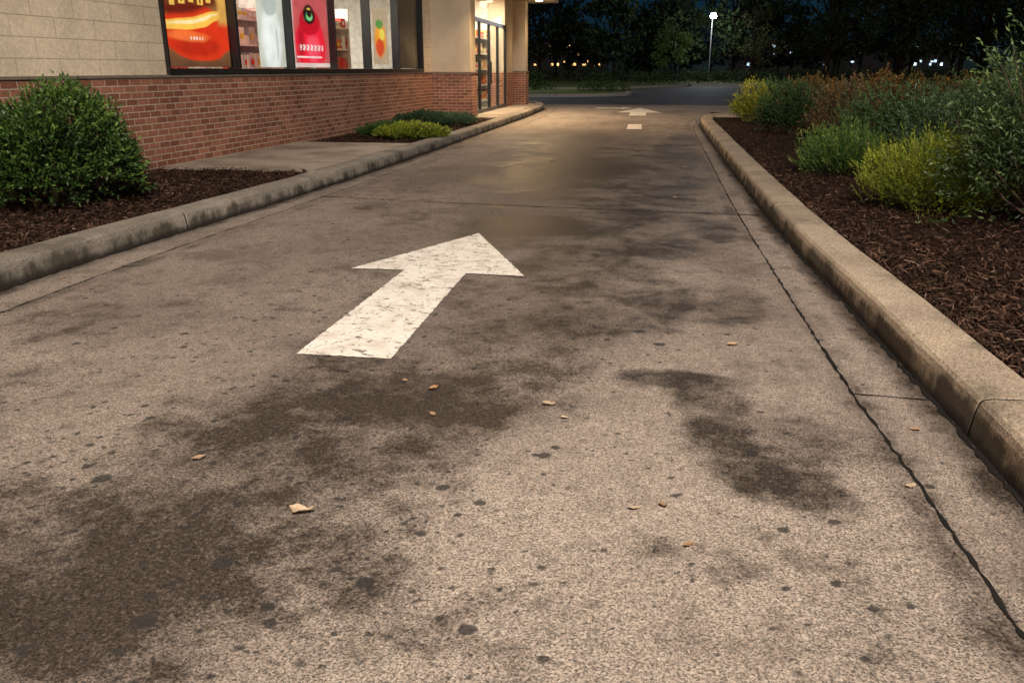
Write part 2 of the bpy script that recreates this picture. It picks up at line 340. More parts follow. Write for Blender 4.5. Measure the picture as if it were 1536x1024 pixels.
def strip(name,pts,w,z,mat,jit=.25):
    P=catmull(pts,.04); V=[];F=[]
    for i,p in enumerate(P):
        q=P[min(i+1,len(P)-1)]-P[max(i-1,0)]; q/=np.linalg.norm(q); n=np.array([-q[1],q[0]]); wl=w*(.5+jit*(R.rand()-.5)); wr=w*(.5+jit*(R.rand()-.5)); m=(R.rand()-.5)*w*.2
        zz=z+(fbm(p[0],p[1],.6,5,3)-.5)*.006
        V+= [(p[0]+n[0]*(wl+m),p[1]+n[1]*(wl+m),zz),(p[0]-n[0]*(wr-m),p[1]-n[1]*(wr-m),zz)]
    for i in range(len(P)-1): F.append([2*i,2*i+1,2*i+3,2*i+2])
    return mesh_np(name,V,F,mat)
strip('gutter_joint',[(.945,-1),(.945,1.9),(.93,2.7),(.9,3.46),(.885,4.6),(.865,8),(.91,13),(1.02,20.5),(1.25,23.5)],.011,.0035,MAT_GAP,1.1)
strip('gutter_joint',[(-3.56,-1),(-3.55,4),(-3.55,5.3),(-3.45,7.6),(-3.32,11.1),(-3.27,17),(-3.3,26)],.009,.0035,MAT_GAP,1)
strip('slab_joint',[(-3.45,8.55),(-1.5,8.28),(.85,8.05),(1.12,8.02)],.018,.0045,MAT_GAP,.9)
strip('slab_joint',[(-3.3,17.2),(.95,17.0)],.02,.0045,MAT_GAP,.8)
strip('slab_joint',[(.905,3.45),(1.2,3.43)],.007,.0045,MAT_GAP,.8)
strip('slab_joint',[(-3.86,3.9),(-3.56,3.9)],.006,.0045,MAT_GAP,.8)
strip('kerb_foot_gap',[tuple(p+np.array([-.008,0])) for p in RK[:nR:12]],.024,.0042,MAT_GAP,1)
strip('kerb_foot_gap',[tuple(p+np.array([.008,0])) for p in LK[:nL:12]],.02,.0042,MAT_GAP,1)
def marking(name,pts,z=.006):
    out=[]; n=len(pts)
    for i in range(n):
        a=np.array(pts[i],float); b=np.array(pts[(i+1)%n],float); L=np.linalg.norm(b-a); k=max(2,int(L/.018)); nr=np.array([-(b-a)[1],(b-a)[0]])/L
        for j in range(k):
            p=a+(b-a)*j/k
            if j: p=p+nr*(R.normal(0,.0024)+(.007 if R.rand()<.06 else 0))
            out.append(p)
    return poly_obj(name,out,z,MAT_PAINT)
marking('painted_arrow',[(-1.62,3.57),(-1.15,3.57),(-1.165,5.32),(-.765,5.30),(-1.36,6.74),(-1.97,5.34),(-1.60,5.35)])
marking('painted_dash',[(-.52,19.7),(-.17,19.75),(-.2,21.5),(-.52,21.45)])
marking('painted_arrow',[(-.62,25.6),(-.12,25.6),(-.12,27.4),(.35,27.4),(-.37,31),(-1.05,27.4),(-.62,27.4)])
marking('painted_arrow',[(-1.9,30.2),(-1.0,30.2),(-1.0,29.7),(-.6,30.6),(-1.0,31.5),(-1.0,30.9),(-1.9,30.9)])

# ------------------------------------------------------------ beds
def bed(name,x0,x1,y0,y1,n1,n2,zf=.12,amp=.05):
    yy=np.linspace(y0,y1,n2); tt=np.linspace(0,1,n1); a=x0(yy); b=x1(yy)
    X=a[:,None]+(b-a)[:,None]*tt; Y=np.repeat(yy[:,None],n1,1)
    Z=zf+(fbm(X,Y,1.5,9,4)-.5)*amp+(vnoise(X,Y,14,2)-.5)*.018
    i=(np.arange(n2-1)[:,None]*n1+np.arange(n1-1)[None,:]).ravel()
    return mesh_np(name,np.stack([X,Y,Z],-1).reshape(-1,3),np.stack([i,i+1,i+n1+1,i+n1],1),MAT_SOIL,smooth=True)
WX=lambda y:-6.39+.045*np.asarray(y)
bed('mulch_bed',lambda y:RX(np.minimum(y,23.4))+.27,lambda y:y*0+14,-3,25.3,160,330)
bed('mulch_bed',lambda y:WX(y)-.05,lambda y:LX(y)-.27,-3,9.66,60,240)
bed('mulch_bed',lambda y:WX(y)-.05,lambda y:LX(y)-.27,13.55,21.25,50,120)
def chips(name,fx,N,y0,y1,seed,xmax=None):
    r=np.random.RandomState(seed); u=r.rand(N); y=y0*(y1/y0)**u
    a,b=fx(y); x=a+(b-a)*r.rand(N)**(1.4 if xmax else 1)
    L=r.uniform(.015,.055,N)*(1+r.rand(N)**6*1.4); W=r.uniform(.003,.011,N); an=r.uniform(0,math.pi,N); ti=r.normal(0,.35,N)
    z=.12+(fbm(x,y,1.5,9,4)-.5)*.05+r.uniform(.004,.035,N)
    d=np.stack([np.cos(an)*np.cos(ti),np.sin(an)*np.cos(ti),np.sin(ti)],1); roll=r.normal(0,.5,N)
    s=np.stack([-np.sin(an)*np.cos(roll),np.cos(an)*np.cos(roll),np.sin(roll)],1); c=np.stack([x,y,z],1)
    dn=d*(L/2)[:,None]; sn=s*(W/2)[:,None]; up=np.array([0,0,1])*(L*.08)[:,None]
    V=np.stack([c-dn-sn,c-dn+sn,c+sn*1.3+up,c-sn*1.3+up,c+dn+sn*.6,c+dn-sn*.6],1).reshape(-1,3)
    k=np.arange(N)[:,None]*6; F=np.concatenate([k+np.array([[0,1,2,3]]),k+np.array([[3,2,4,5]])])
    v=r.rand(N,1); base=np.array([[.036,.019,.0125]])*(.35+3.0*v**2)+ (r.rand(N,1)>.92)*np.array([[.17,.115,.08]])*r.rand(N,1)
    return mesh_np(name,V,F,MAT_CHIP,cols=np.repeat(base,6,0))
chips('mulch_chips',lambda y:(RX(np.minimum(y,23.4))+.3,y*.55+2.6),65000,2.2,22,1,True)
chips('mulch_chips',lambda y:(WX(y)+.02,LX(y)-.3),22000,4.2,9.64,2)
chips('mulch_chips',lambda y:(WX(y)+.02,LX(y)-.3),7000,13.6,21.2,3)
def pad(name,y0,y1,zt=.149):
    V=[];F=[]; yy=np.linspace(y0,y1,12)
    for y in yy: V+=[(float(WX(y))-.02,y,zt),(float(LX(y))-.296,y,zt),(float(WX(y))-.02,y,-.05),(float(LX(y))-.296,y,-.05)]
    for i in range(11):
        k=4*i; F+=[[k,k+1,k+5,k+4]]
    F+=[[0,2,3,1],[44,45,47,46]]
    return mesh_np(name,V,F,MAT_WALK)
pad('sidewalk',9.67,13.54); pad('sidewalk',21.26,30.5)
poly_obj('sidewalk',[(-30,30.5),(-4.1,30.5),(-4.65,32.3),(-6.2,34.05),(-10,35.05),(-30,35.2)],.147,MAT_WALK)
poly_obj('corner_pad',[(1.52,22.3),(2.2,22.3),(2.6,24.2),(2.35,24.62),(1.85,23.9)],.15,MAT_WALK)

# ------------------------------------------------------------ building
rot=-math.atan(.045); A=(-5.43,21.3)
B=empty('store_building',(A[0],A[1],0),rot)
bx=lambda n,L,m,bev=.0,cols=None:boxes(n,L,m,bev,parent=B,keep=False,cols=cols)
wx=lambda n,L,m,bev=.0,cols=None:boxes(n,L,m,bev,parent=B,keep=True,cols=cols)
bx('brick_base',[(-.25,0,-30,-.002,-.05,1.2)],MAT_BRICK)
bx('brick_cap',[(-.26,.018,-30,-.004,1.2,1.235)],simple('stone_cap',(.2,.16,.13),.8),.006)
W0=-11.25; W1=-.75
bx('upper_wall',[(-.25,-.02,-30,W0,1.235,4.6),(-.25,-.02,W1,-.003,1.235,4.6),(-.25,-.02,W0,W1,3.1,4.6)],MAT_BLOCK)
fr=[(-.16,.03,W0,W1,1.236,1.31),(-.16,.02,W0,W1,3.02,3.098)]
npn=6; pw=(W1-W0)/npn
for i in range(npn+1):
    y=W0+pw*i; w=.075 if i in(0,1,npn) else .05; fr.append((-.15,.028,max(W0+.001,y-w/2),min(W1-.001,y+w/2),1.311,3.019))
bx('window_frames',fr,MAT_FRAME,.004)
def sheet(name,x,y0,y1,z0,z1,keep): return mesh_np(name,[(x,y0,z0),(x,y1,z0),(x,y1,z1),(x,y0,z1)],[[0,1,2,3]],MAT_GLASS,parent=B,keep=keep)
sheet('window_glass',-.07,W0+.04,W1-.04,1.3,3.03,False)
bx('room_shell',[(-7.2,-7.1,-14,0,.1,3.3),(-7.1,-.26,-14,0,.1,.16),(-7.1,-.26,-14,-13.9,.16,3.3),(-7.1,-.26,-.1,0,.16,3.3),(-7.1,-.26,-13.9,-.1,3.2,3.3)],MAT_WHITE)
def goods(name,x0,x1,y0,y1,levels,pal,keep=False):
    L=[];C=[]; SL=[]
    for z in levels:
        SL.append((x0,x1,y0,y1,z-.03,z)); y=y0+.03
        while y<y1-.1:
            w=random.uniform(.07,.2); h=random.uniform(.13,.3); c=random.choice(pal); rep=random.randint(1,4)
            for k in range(rep):
                if y+w>y1-.03: break
                L.append((x0+.03,x1-.03-random.uniform(0,.03),y,y+w-.012,z+.001,z+h)); C.append(tuple(v*random.uniform(.8,1.1) for v in c))
                if random.random()<.6: L.append((x1-.032,x1-.02,y+w*.15,y+w*.8,z+h*.3,z+h*.65)); C.append(random.choice([(.8,.8,.75),(.8,.6,.05),(.7,.05,.03)]))
                y+=w
    SL+=[(x0,x1,y0-.04,y0,.17,levels[-1]+.4),(x0,x1,y1,y1+.04,.17,levels[-1]+.4),(x0-.03,x0,y0-.04,y1+.04,.17,levels[-1]+.4)]
    boxes(name,SL,MAT_WHITE,0,B,keep); boxes(name+'_goods',L,MAT_GOODS,0,B,keep,C)
pal=[(.6,.04,.03),(.75,.72,.68),(.7,.5,.05),(.05,.25,.5),(.05,.35,.12),(.8,.78,.75),(.55,.12,.05),(.75,.3,.05)]
goods('display_shelf',-1.9,-1.35,-9.4,-5.9,[.4,.85,1.3,1.72,2.15],[(.78,.77,.72),(.8,.8,.78),(.6,.62,.6),(.7,.75,.7),(.7,.1,.08)])
goods('display_shelf',-1.6,-1.1,-5.7,-2.6,[.4,.85,1.3,1.72,2.15],[(.75,.72,.68),(.65,.05,.04),(.8,.78,.75),(.6,.1,.06)])
goods('display_shelf',-4.2,-3.6,-12,-1,[.4,.85,1.3,1.75,2.2],pal)
bx('ceiling_lights',[(x,x+.6,y,y+1.2,3.16,3.197) for x in(-2,-4.6) for y in(-11.5,-8.6,-5.7,-2.8)],emis('ceiling_panel',(1,.93,.8),3))
def area(name,loc,sx,sy,p,c,rotm=(0,0,0),parent=None):
    l=bpy.data.lights.new(name,'AREA'); l.shape='RECTANGLE'; l.size=sx; l.size_y=sy; l.energy=p; l.color=c
    o=bpy.data.objects.new(name,l); col.objects.link(o); o.location=loc; o.rotation_euler=rotm
    if parent: o.parent=parent
    return o
for y in(-9,-4): area('room_light',(-1.9,y,3.1),.6,3.4,160,(1,.92,.8),parent=B)
def poster(name,y0,y1,z0,z1,fn):
    n,mz=130,170; yy=np.linspace(y0,y1,n); zz=np.linspace(z0,z1,mz); Yg,Zg=np.meshgrid(yy,zz)
    u=(Yg-y0)/(y1-y0); v=(Zg-z0)
    u2=u+(fbm(Yg,Zg,2.5,31,2)-.5)*.08; v2=v+(fbm(Yg,Zg,2.5,35,2)-.5)*.07
    c=fn(u,v,u2,v2)*(.8+.36*fbm(Yg,Zg,7,38,3))[...,None]; V=np.stack([np.full(Yg.shape,-.1),Yg,Zg],-1).reshape(-1,3); i=(np.arange(mz-1)[:,None]*n+np.arange(n-1)[None,:]).ravel()
    mesh_np(name,V,np.stack([i,i+1,i+n+1,i+n],1),MAT_POSTER,cols=c.reshape(-1,3),parent=B,keep=False)
def lay(c,mask,colr): m=np.clip(mask,0,1)[...,None]; return c*(1-m)+np.array(colr)*m
def el(u,v,cx,cy,a,b,s=12): return np.clip((1-(((u-cx)/a)**2+((v-cy)/b)**2)**.5)*s,0,1)
def p1(u,v,a,b):
    c=np.zeros(u.shape+(3,))+np.array((.32,.14,.05)); c=lay(c,np.clip(1-v*3,0,1)*.8,(.1,.05,.03))
    body=el(a,b,.55,.42,.56,.36,14); c=lay(c,body,(.75,.05,.015)); c=lay(c,el(a,b,.5,.25,.4,.14,3)*.6*body,(.4,.02,.01)); c=lay(c,el(a,b,.4,.37,.35,.08,3)*.7*body,(.95,.25,.06))
    bb=b-.3*(a-.1)**2; band=el(a,bb,.5,.5,.62,.085,9); c=lay(c,band,(.98,.62,.1)); c=lay(c,el(a,bb,.5,.52,.45,.03,3),(1,.9,.5))
    c=lay(c,np.clip((bb-.6)*14,0,1),(.16,.02,.01)); c=lay(c,np.clip((b-.5)*10,0,1)*np.clip((a-.84)*20,0,1),(.75,.42,.1))
    for k in range(5): c=lay(c,(np.abs(u-.22-.13*k)<.035+.008*(k%2))*(v>.74+.015*(k%3)+.015*k)*(v<.97-.02*(k%2))*1.-(np.abs(u-.22-.13*k)<.013)*(v>.8)*(v<.87)*(k%2),(.95,.62,.12))
    c=lay(c,(np.abs(v-.36)<.02)*(np.abs(u-.5)<.1)*(np.sin(u*150)>0),(.95,.9,.8)); return c
def p3(u,v,a,b):
    c=np.zeros(u.shape+(3,))+np.array((.6,.12,.12)); c=lay(c,np.clip((.2-a)*20,0,1),(.75,.62,.58))
    c=lay(c,el(a,b,.55,.36,.38,.46,8),(.85,.02,.05)); c=lay(c,el(a,b,.62,.3,.2,.3,2)*.6,(.98,.16,.24)); c=lay(c,el(a,b,.33,.4,.08,.35,2)*.7,(.35,.01,.02)); c=lay(c,el(a,b,.55,.74,.25,.24,8),(.62,.012,.03))
    c=lay(c,el(a,b,.54,.86,.15,.17,6),(.02,.01,.012)); c=lay(c,el(a,b,.54,.84,.09,.09,4)-el(a,b,.54,.87,.07,.06,4),(.25,.8,.3)); c=lay(c,el(a,b,.54,.95,.06,.02,4),(.85,.6,.1))
    c=lay(c,(np.abs(v-.32)<.045)*(np.abs(u-.56)<.28)*(np.sin(u*70+np.sin(v*90))>-.1)*1.,(.92,.86,.8)); c=lay(c,(v<.07)*1.,(.8,.68,.62)); c=lay(c,(np.abs(v-.17)<.014)*(np.abs(u-.5)<.3)*1.,(.92,.8,.75)); return c
def p5(u,v,a,b):
    c=np.zeros(u.shape+(3,))+np.array((.5,.38,.25)); c=lay(c,el(a,b,.5,.5,.42,.4,5),(.85,.36,.04)); c=lay(c,el(a,b,.45,.35,.3,.22,4),(.7,.08,.03)); c=lay(c,el(a,b,.6,.6,.2,.13,4),(.9,.75,.12)); c=lay(c,el(a,b,.45,.8,.3,.1,4),(.12,.35,.08)); return c
def p2(u,v,a,b):
    c=np.zeros(u.shape+(3,))+np.array((.62,.63,.55)); c=lay(c,el(a,b,.5,.4,.42,.6,4),(.82,.84,.8)); c=lay(c,el(a,b,.5,.95,.3,.2,5),(.5,.53,.5)); c=lay(c,el(a,b,.35,.4,.12,.4,3)*.5,(.97,.97,.94)); c=lay(c,el(a,b,.7,.35,.06,.3,3)*.6,(.4,.45,.42)); return c
pz=lambda i,a=0.,b=1.:(W0+pw*(i+a)+.05,W0+pw*(i+b)-.04)
poster('poster_burger',*pz(0),1.33,2.95,p1); poster('poster_drink',*pz(2),1.33,2.9,p3)
poster('poster_frosted',*pz(1,.45,1),1.33,2.7,p2); poster('poster_fruit',*pz(4,.25,.8),1.4,2.5,p5)
bx('curtain_panel',[(-.12,-.11,W0+pw*5+.05,W1-.05,1.32,3.0)],simple('blind',(.45,.4,.32),.8))
wx('entrance_pier_base',[(-5.9,-4.42,21.27,21.95,-.05,1.2),(-5.2,-4.62,27.6,29.15,-.05,1.2),(-4.85,-4.2,29.18,29.85,-.05,1.2)],MAT_BRICK,.004)
wx('entrance_pier',[(-5.9,-4.45,21.3,21.93,1.2,3.44),(-5.2,-4.65,27.62,29.2,1.2,3.44),(-4.82,-4.23,29.21,29.82,1.2,3.44)],MAT_STUC,.006)
wx('pier_cap',[(-5.92,-4.4,21.25,21.96,1.201,1.24),(-4.87,-4.18,29.16,29.87,1.201,1.24)],simple('stone_cap2',(.25,.19,.15),.8),.005)
wx('canopy',[(-7.5,-3.28,20.4,30.6,3.45,3.62),(-7.5,-3.22,20.34,30.66,3.63,4.15)],MAT_STUC,.01)
wx('rear_wall',[(-14,-5.21,29.4,29.7,-.05,4.4),(-14,-5.5,21.95,22.1,-.05,4.4)],MAT_STUC)
d=[]
for y in(21.97,23.35,24.75,26.15,27.52): d.append((-4.68,-4.6,y,y+.07,.15,2.5))
for y in(24.67,24.84): d.append((-4.63,-4.57,y,y+.03,.9,1.5))
d+=[(-4.68,-4.6,21.97,27.59,2.5,2.6),(-4.67,-4.61,22.04,27.52,.15,.25),(-4.68,-4.6,21.97,27.59,3.36,3.44)]
wx('door_frames',d,MAT_FRAME,.004)
sheet('door_glass',-4.64,22.0,27.55,.2,3.4,True)
wx('entrance_room',[(-7.6,-7.5,22.1,29.2,.1,3.4),(-7.5,-4.7,22.1,27.6,.1,.155),(-7.5,-4.7,22.1,27.6,3.35,3.42),(-7.5,-5.21,27.62,27.7,.16,3.34)],MAT_WHITE)
goods('entrance_shelf',-5.6,-5.1,22.8,27.4,[.4,.85,1.3,1.75,2.2],[(.75,.7,.6),(.7,.6,.45),(.7,.5,.2),(.55,.1,.05)],keep=True)
el_=area('entrance_light',(-4.95,24.8,3.3),.3,4.5,300,(1,.84,.62)); el_.parent=B; el_.matrix_parent_inverse=B.matrix_world.inverted()
MAT_DL=emis('downlight',(1,.78,.45),14)
for i,y in enumerate((21.0,25.2,29.4)):
    o=tubes('downlight',[([(-3.8,y,3.46),(-3.8,y,3.43)],[.11,.11]),([(-3.8,y,3.432),(-3.8,y,3.431)],[.1,.001])],MAT_DL,16,parent=B)
    l=bpy.data.lights.new('downlight_lamp','SPOT'); l.energy=(620,540,220)[i]; l.color=(1,.66,.33); l.spot_size=math.radians(165); l.spot_blend=1; l.shadow_soft_size=.12
    lo=bpy.data.objects.new('downlight_lamp',l); col.objects.link(lo); lo.location=(-3.6,y,3.38); lo.rotation_euler=(math.radians(-12),math.radians(-24),0); lo.parent=B; lo.matrix_parent_inverse=B.matrix_world.inverted()

# ------------------------------------------------------------ vegetation
def leaves(name,P,D,L,W,C,mat=MAT_LEAF,r=R,parent=None):
    N=len(P); a=r.normal(size=(N,3)); D=D/np.linalg.norm(D,axis=1,keepdims=True); sd=np.cross(D,a); sd/=np.linalg.norm(sd,axis=1,keepdims=True)+1e-9; nr=np.cross(D,sd)
    L=np.asarray(L).reshape(-1,1)*np.ones((N,1)); W=np.asarray(W).reshape(-1,1)*np.ones((N,1))
    V=np.stack([P,P+D*L*.45+sd*W*.5+nr*W*.15,P+D*L,P+D*L*.45-sd*W*.5+nr*W*.15],1).reshape(-1,3)
    k=np.arange(N)[:,None]*4; F=k+np.array([[0,1,2,3]]); return mesh_np(name,V,F,mat,cols=np.repeat(C,4,0),parent=parent)
def bush(name,c,rad,h,nsp,nl,ll,lw,c_in,c_out,c_alt=None,up=.35,slen=.16,lobes=26,amp=.22,spread=.9,seed=1,z0=.12,minz=.06,branches=9,fuzz=.06,mat=MAT_LEAF):
    r=np.random.RandomState(seed); root=empty(name,(c[0],c[1],z0))
    d=r.normal(size=(nsp,3)); d[:,2]=np.abs(d[:,2])*.95-.28; d/=np.linalg.norm(d,axis=1,keepdims=True)
    lb=r.normal(size=(lobes,3)); lb/=np.linalg.norm(lb,axis=1,keepdims=True); la=r.uniform(-.8,1,lobes)*amp
    lobe=(np.clip(d@lb.T,0,1)**14*la).sum(1); rr=1+lobe+r.normal(0,fuzz,nsp)
    depth=np.where(r.rand(nsp)<.72,1,r.uniform(.45,1,nsp))
    E=np.stack([d[:,0]*rad[0],d[:,1]*rad[1],d[:,2]*h*.62],1)*(rr*depth)[:,None]+np.array([0,0,h*.38])
    E[:,2]=np.maximum(E[:,2],minz+r.rand(nsp)*.05)
    sd=d+np.array([0,0,up])+r.normal(0,.25,(nsp,3)); sd/=np.linalg.norm(sd,axis=1,keepdims=True)
    t=np.tile(np.linspace(0,1,nl),(nsp,1)); P=E[:,None,:]-sd[:,None,:]*slen*(1-t)[...,None]
    D=sd[:,None,:]*(.55+.5*t[...,None])+r.normal(0,spread*.6,(nsp,nl,3))
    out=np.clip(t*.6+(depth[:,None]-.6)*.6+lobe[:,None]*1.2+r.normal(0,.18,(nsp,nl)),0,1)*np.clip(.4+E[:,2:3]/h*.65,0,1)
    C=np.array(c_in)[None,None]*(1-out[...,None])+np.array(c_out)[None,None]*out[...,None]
    if c_alt is not None:
        k=(r.rand(nsp)<.25)[:,None,None]*t[...,None]; C=C*(1-k)+np.array(c_alt)*k
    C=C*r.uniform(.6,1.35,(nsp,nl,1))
    off=np.array([c[0],c[1],z0]); P=P.reshape(-1,3)+off; n=len(P)
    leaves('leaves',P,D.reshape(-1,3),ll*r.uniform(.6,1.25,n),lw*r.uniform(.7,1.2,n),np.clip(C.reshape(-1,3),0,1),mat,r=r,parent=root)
    br=[]
    for i in range(branches):
        j=r.randint(nsp); e=E[j]*.93; b=np.array([r.normal(0,.04),r.normal(0,.04),-.02]); m=(b+e)/2+np.array([0,0,-.03*h])+r.normal(0,.03,3)
        br.append(([b+off,m+off,e+off],[.013,.009,.004]))
        for q in range(3):
            e2=E[r.randint(nsp)]
            if np.linalg.norm(e2-e)<.5*max(rad): br.append(([m+off,(m+e2)/2+off,e2*.97+off],[.007,.005,.0025]))
    tubes('branches',br,MAT_BARK,5,parent=root)
    return root
G1,G2=(.012,.03,.006),(.055,.12,.022)
Y1,Y2=(.05,.08,.01),(.42,.42,.04)
bush('boxwood_shrub',(-5.3,6.95),(.63,.78),1.0,2700,10,.042,.025,(.006,.016,.003),(.07,.15,.028),(.14,.24,.045),seed=11,slen=.15,amp=.34,fuzz=.07,branches=20,lobes=40)
bush('groundcover_shrub',(-4.25,14.9),(.62,.6),.27,1000,8,.05,.025,(.05,.08,.01),(.3,.36,.03),seed=12,slen=.1)
bush('groundcover_shrub',(-4.85,15.6),(.5,.7),.24,600,8,.055,.025,G1,(.07,.15,.035),seed=13,slen=.1)
bush('groundcover_shrub',(-4.95,18.4),(.6,.9),.32,800,8,.055,.025,G1,(.06,.13,.06),seed=14,slen=.1)
bush('groundcover_shrub',(-4.3,18.7),(.45,.8),.26,600,8,.055,.025,(.02,.04,.02),(.08,.15,.08),seed=15,slen=.1)
bush('golden_cypress_shrub',(2.42,7.75),(.47,.47),.68,1500,15,.036,.007,Y1,(.38,.42,.04),(.14,.22,.02),up=.9,slen=.2,seed=21,spread=.6,fuzz=.13,amp=.3)
bush('green_juniper_shrub',(2.3,10.5),(.47,.47),.56,1300,14,.042,.008,G1,(.12,.24,.05),(.24,.32,.06),up=.9,slen=.2,seed=22,spread=.6,fuzz=.13,amp=.3)
bush('dark_loose_shrub',(3.1,8.9),(.6,.65),1.05,1100,11,.045,.016,G1,(.06,.11,.05),up=.6,slen=.2,seed=23,fuzz=.14,amp=.35)
bush('tall_loose_shrub',(3.12,6.95),(.76,.72),1.6,1400,11,.047,.018,(.014,.028,.01),(.09,.15,.05),(.16,.23,.08),up=.5,slen=.24,seed=24,fuzz=.18,amp=.45,branches=26)
bush('tall_loose_shrub',(4.4,8.6),(.9,.9),1.45,1300,10,.055,.022,(.014,.028,.01),(.07,.12,.045),up=.5,slen=.24,seed=25,fuzz=.17,amp=.4,branches=12,mat=MAT_HEDGE)
bush('dark_loose_shrub',(3.35,12.4),(.75,.7),.95,1000,10,.055,.018,G1,(.075,.15,.05),up=.6,slen=.2,seed=26,fuzz=.13,amp=.35,mat=MAT_HEDGE)
bush('russet_shrub',(3.2,14.6),(.65,.7),.95,900,10,.06,.02,(.03,.02,.012),(.15,.11,.05),(.24,.12,.035),up=.6,slen=.2,seed=27,fuzz=.13,amp=.35,mat=MAT_HEDGE)
bush('dark_loose_shrub',(2.65,16.9),(.62,.6),.95,900,9,.06,.022,G1,(.06,.13,.04),up=.5,slen=.2,seed=28,fuzz=.12,amp=.3,mat=MAT_HEDGE)
bush('golden_cypress_shrub',(2.55,20.8),(.65,.8),.85,800,9,.07,.025,Y1,(.5,.5,.05),up=.5,slen=.2,seed=29,fuzz=.1,mat=MAT_HEDGE)
bush('dark_loose_shrub',(4.4,11.6),(.8,.8),1.05,1000,9,.06,.022,G1,(.06,.11,.035),seed=30,fuzz=.12,mat=MAT_HEDGE)
for i,(x,y,h,cc) in enumerate([(3.4,19.5,1.05,(.2,.13,.04)),(4.4,18.3,1.1,(.24,.13,.04)),(5.4,17.4,1.1,(.16,.13,.04)),(6.4,16.6,1.1,(.25,.15,.04)),(7.4,15.8,1.15,(.14,.13,.04)),(5.2,14.6,1.0,(.09,.13,.04)),(6.3,13.4,1.1,(.22,.14,.04)),(4.0,22.0,1.1,(.2,.13,.04)),(5.4,21,1.1,(.15,.13,.04)),(7,19.5,1.15,(.18,.14,.04)),(8.6,17.6,1.2,(.15,.13,.04)),(5.5,11,1.1,(.08,.13,.04)),(7,11.5,1.2,(.12,.13,.04))]):
    bush('hedge_shrub',(x,y),(.78,.78),h*.95,650,8,.075,.032,(.02,.025,.01),cc,(.32,.16,.03),seed=40+i,slen=.18,fuzz=.1,amp=.3,branches=5,mat=MAT_HEDGE)
# ------------------------------------------------------------ far landscape
def slab(name,pts,z,mat):
    n=len(pts); V=[(x,y,z) for x,y in pts]+[(x,y,-.05) for x,y in pts]
    me=bpy.data.meshes.new(name); me.from_pydata(V,[],[list(range(n))]+[[i,n+i,n+(i+1)%n,(i+1)%n] for i in range(n)]); me.materials.append(mat)
    o=bpy.data.objects.new(name,me); col.objects.link(o); return o
MAT_LK=simple('far_kerb',(.38,.35,.31),.8)
isl=catmull([(-60,41.5),(-9,42),(-3.4,43.2),(-1.2,45.6),(-1.8,50),(-6,53),(-60,52)],1.2)
slab('island_kerb',[tuple(p) for p in isl],.14,MAT_LK); slab('grass_island',[(p[0]-.3 if p[0]>-30 else p[0]+.3,47+(p[1]-47)*.93) for p in isl],.17,MAT_GRASS)
slab('island_kerb',[(3.2,74),(9,76.3),(60,73),(60,78),(60,140),(-60,140),(-60,57),(-8,57),(-2,62)],.12,MAT_LK)
slab('grass_verge',[(3.4,74.4),(9,76.7),(60,73.4),(60,139),(-59,139),(-59,57.3),(-8.2,57.3),(-2.2,62.3)],.15,MAT_GRASS)
P=[];D=[];C=[];Ls=[]
def clump(c,rad,n,cc,ls):
    d=R.normal(size=(n,3)); d/=np.linalg.norm(d,axis=1,keepdims=True); rr=R.rand(n,1)**.3; p=np.array(c)+d*rr*np.array(rad); p[:,2]=np.maximum(p[:,2],.15)
    P.append(p); D.append(d+R.normal(0,.8,(n,3))); C.append(np.array(cc)*R.uniform(.4,1.5,(n,1))); Ls.append(np.full(n,ls)*R.uniform(.6,1.3,n))
for x,y in ((-2.6,47.6),(-3.4,48.4),(-1.9,48.8),(-6.2,50.5),(-7,50.2),(-9.5,50.8)): clump((x,y,.3),(.7,.6,.35),420,(.06,.1,.03),.12)
for i in range(80):
    x=-26+i*.75; clump((x,(84 if x<2 else 88)+R.normal(0,1),.6),(1.2,.9,R.uniform(.6,1.2)),200,(.03,.045,.018),.22)
for x,y in ((1.5,74),(3.5,77.5),(5,78.5),(-.5,70),(-4,68),(7,79),(-9,66)): clump((x,y,.5),(1.2,.9,.65),420,(.05,.08,.025),.16)
leaves('distant_shrubs',np.concatenate(P),np.concatenate(D),np.concatenate(Ls),np.concatenate(Ls)*.55,np.concatenate(C),MAT_FAR)
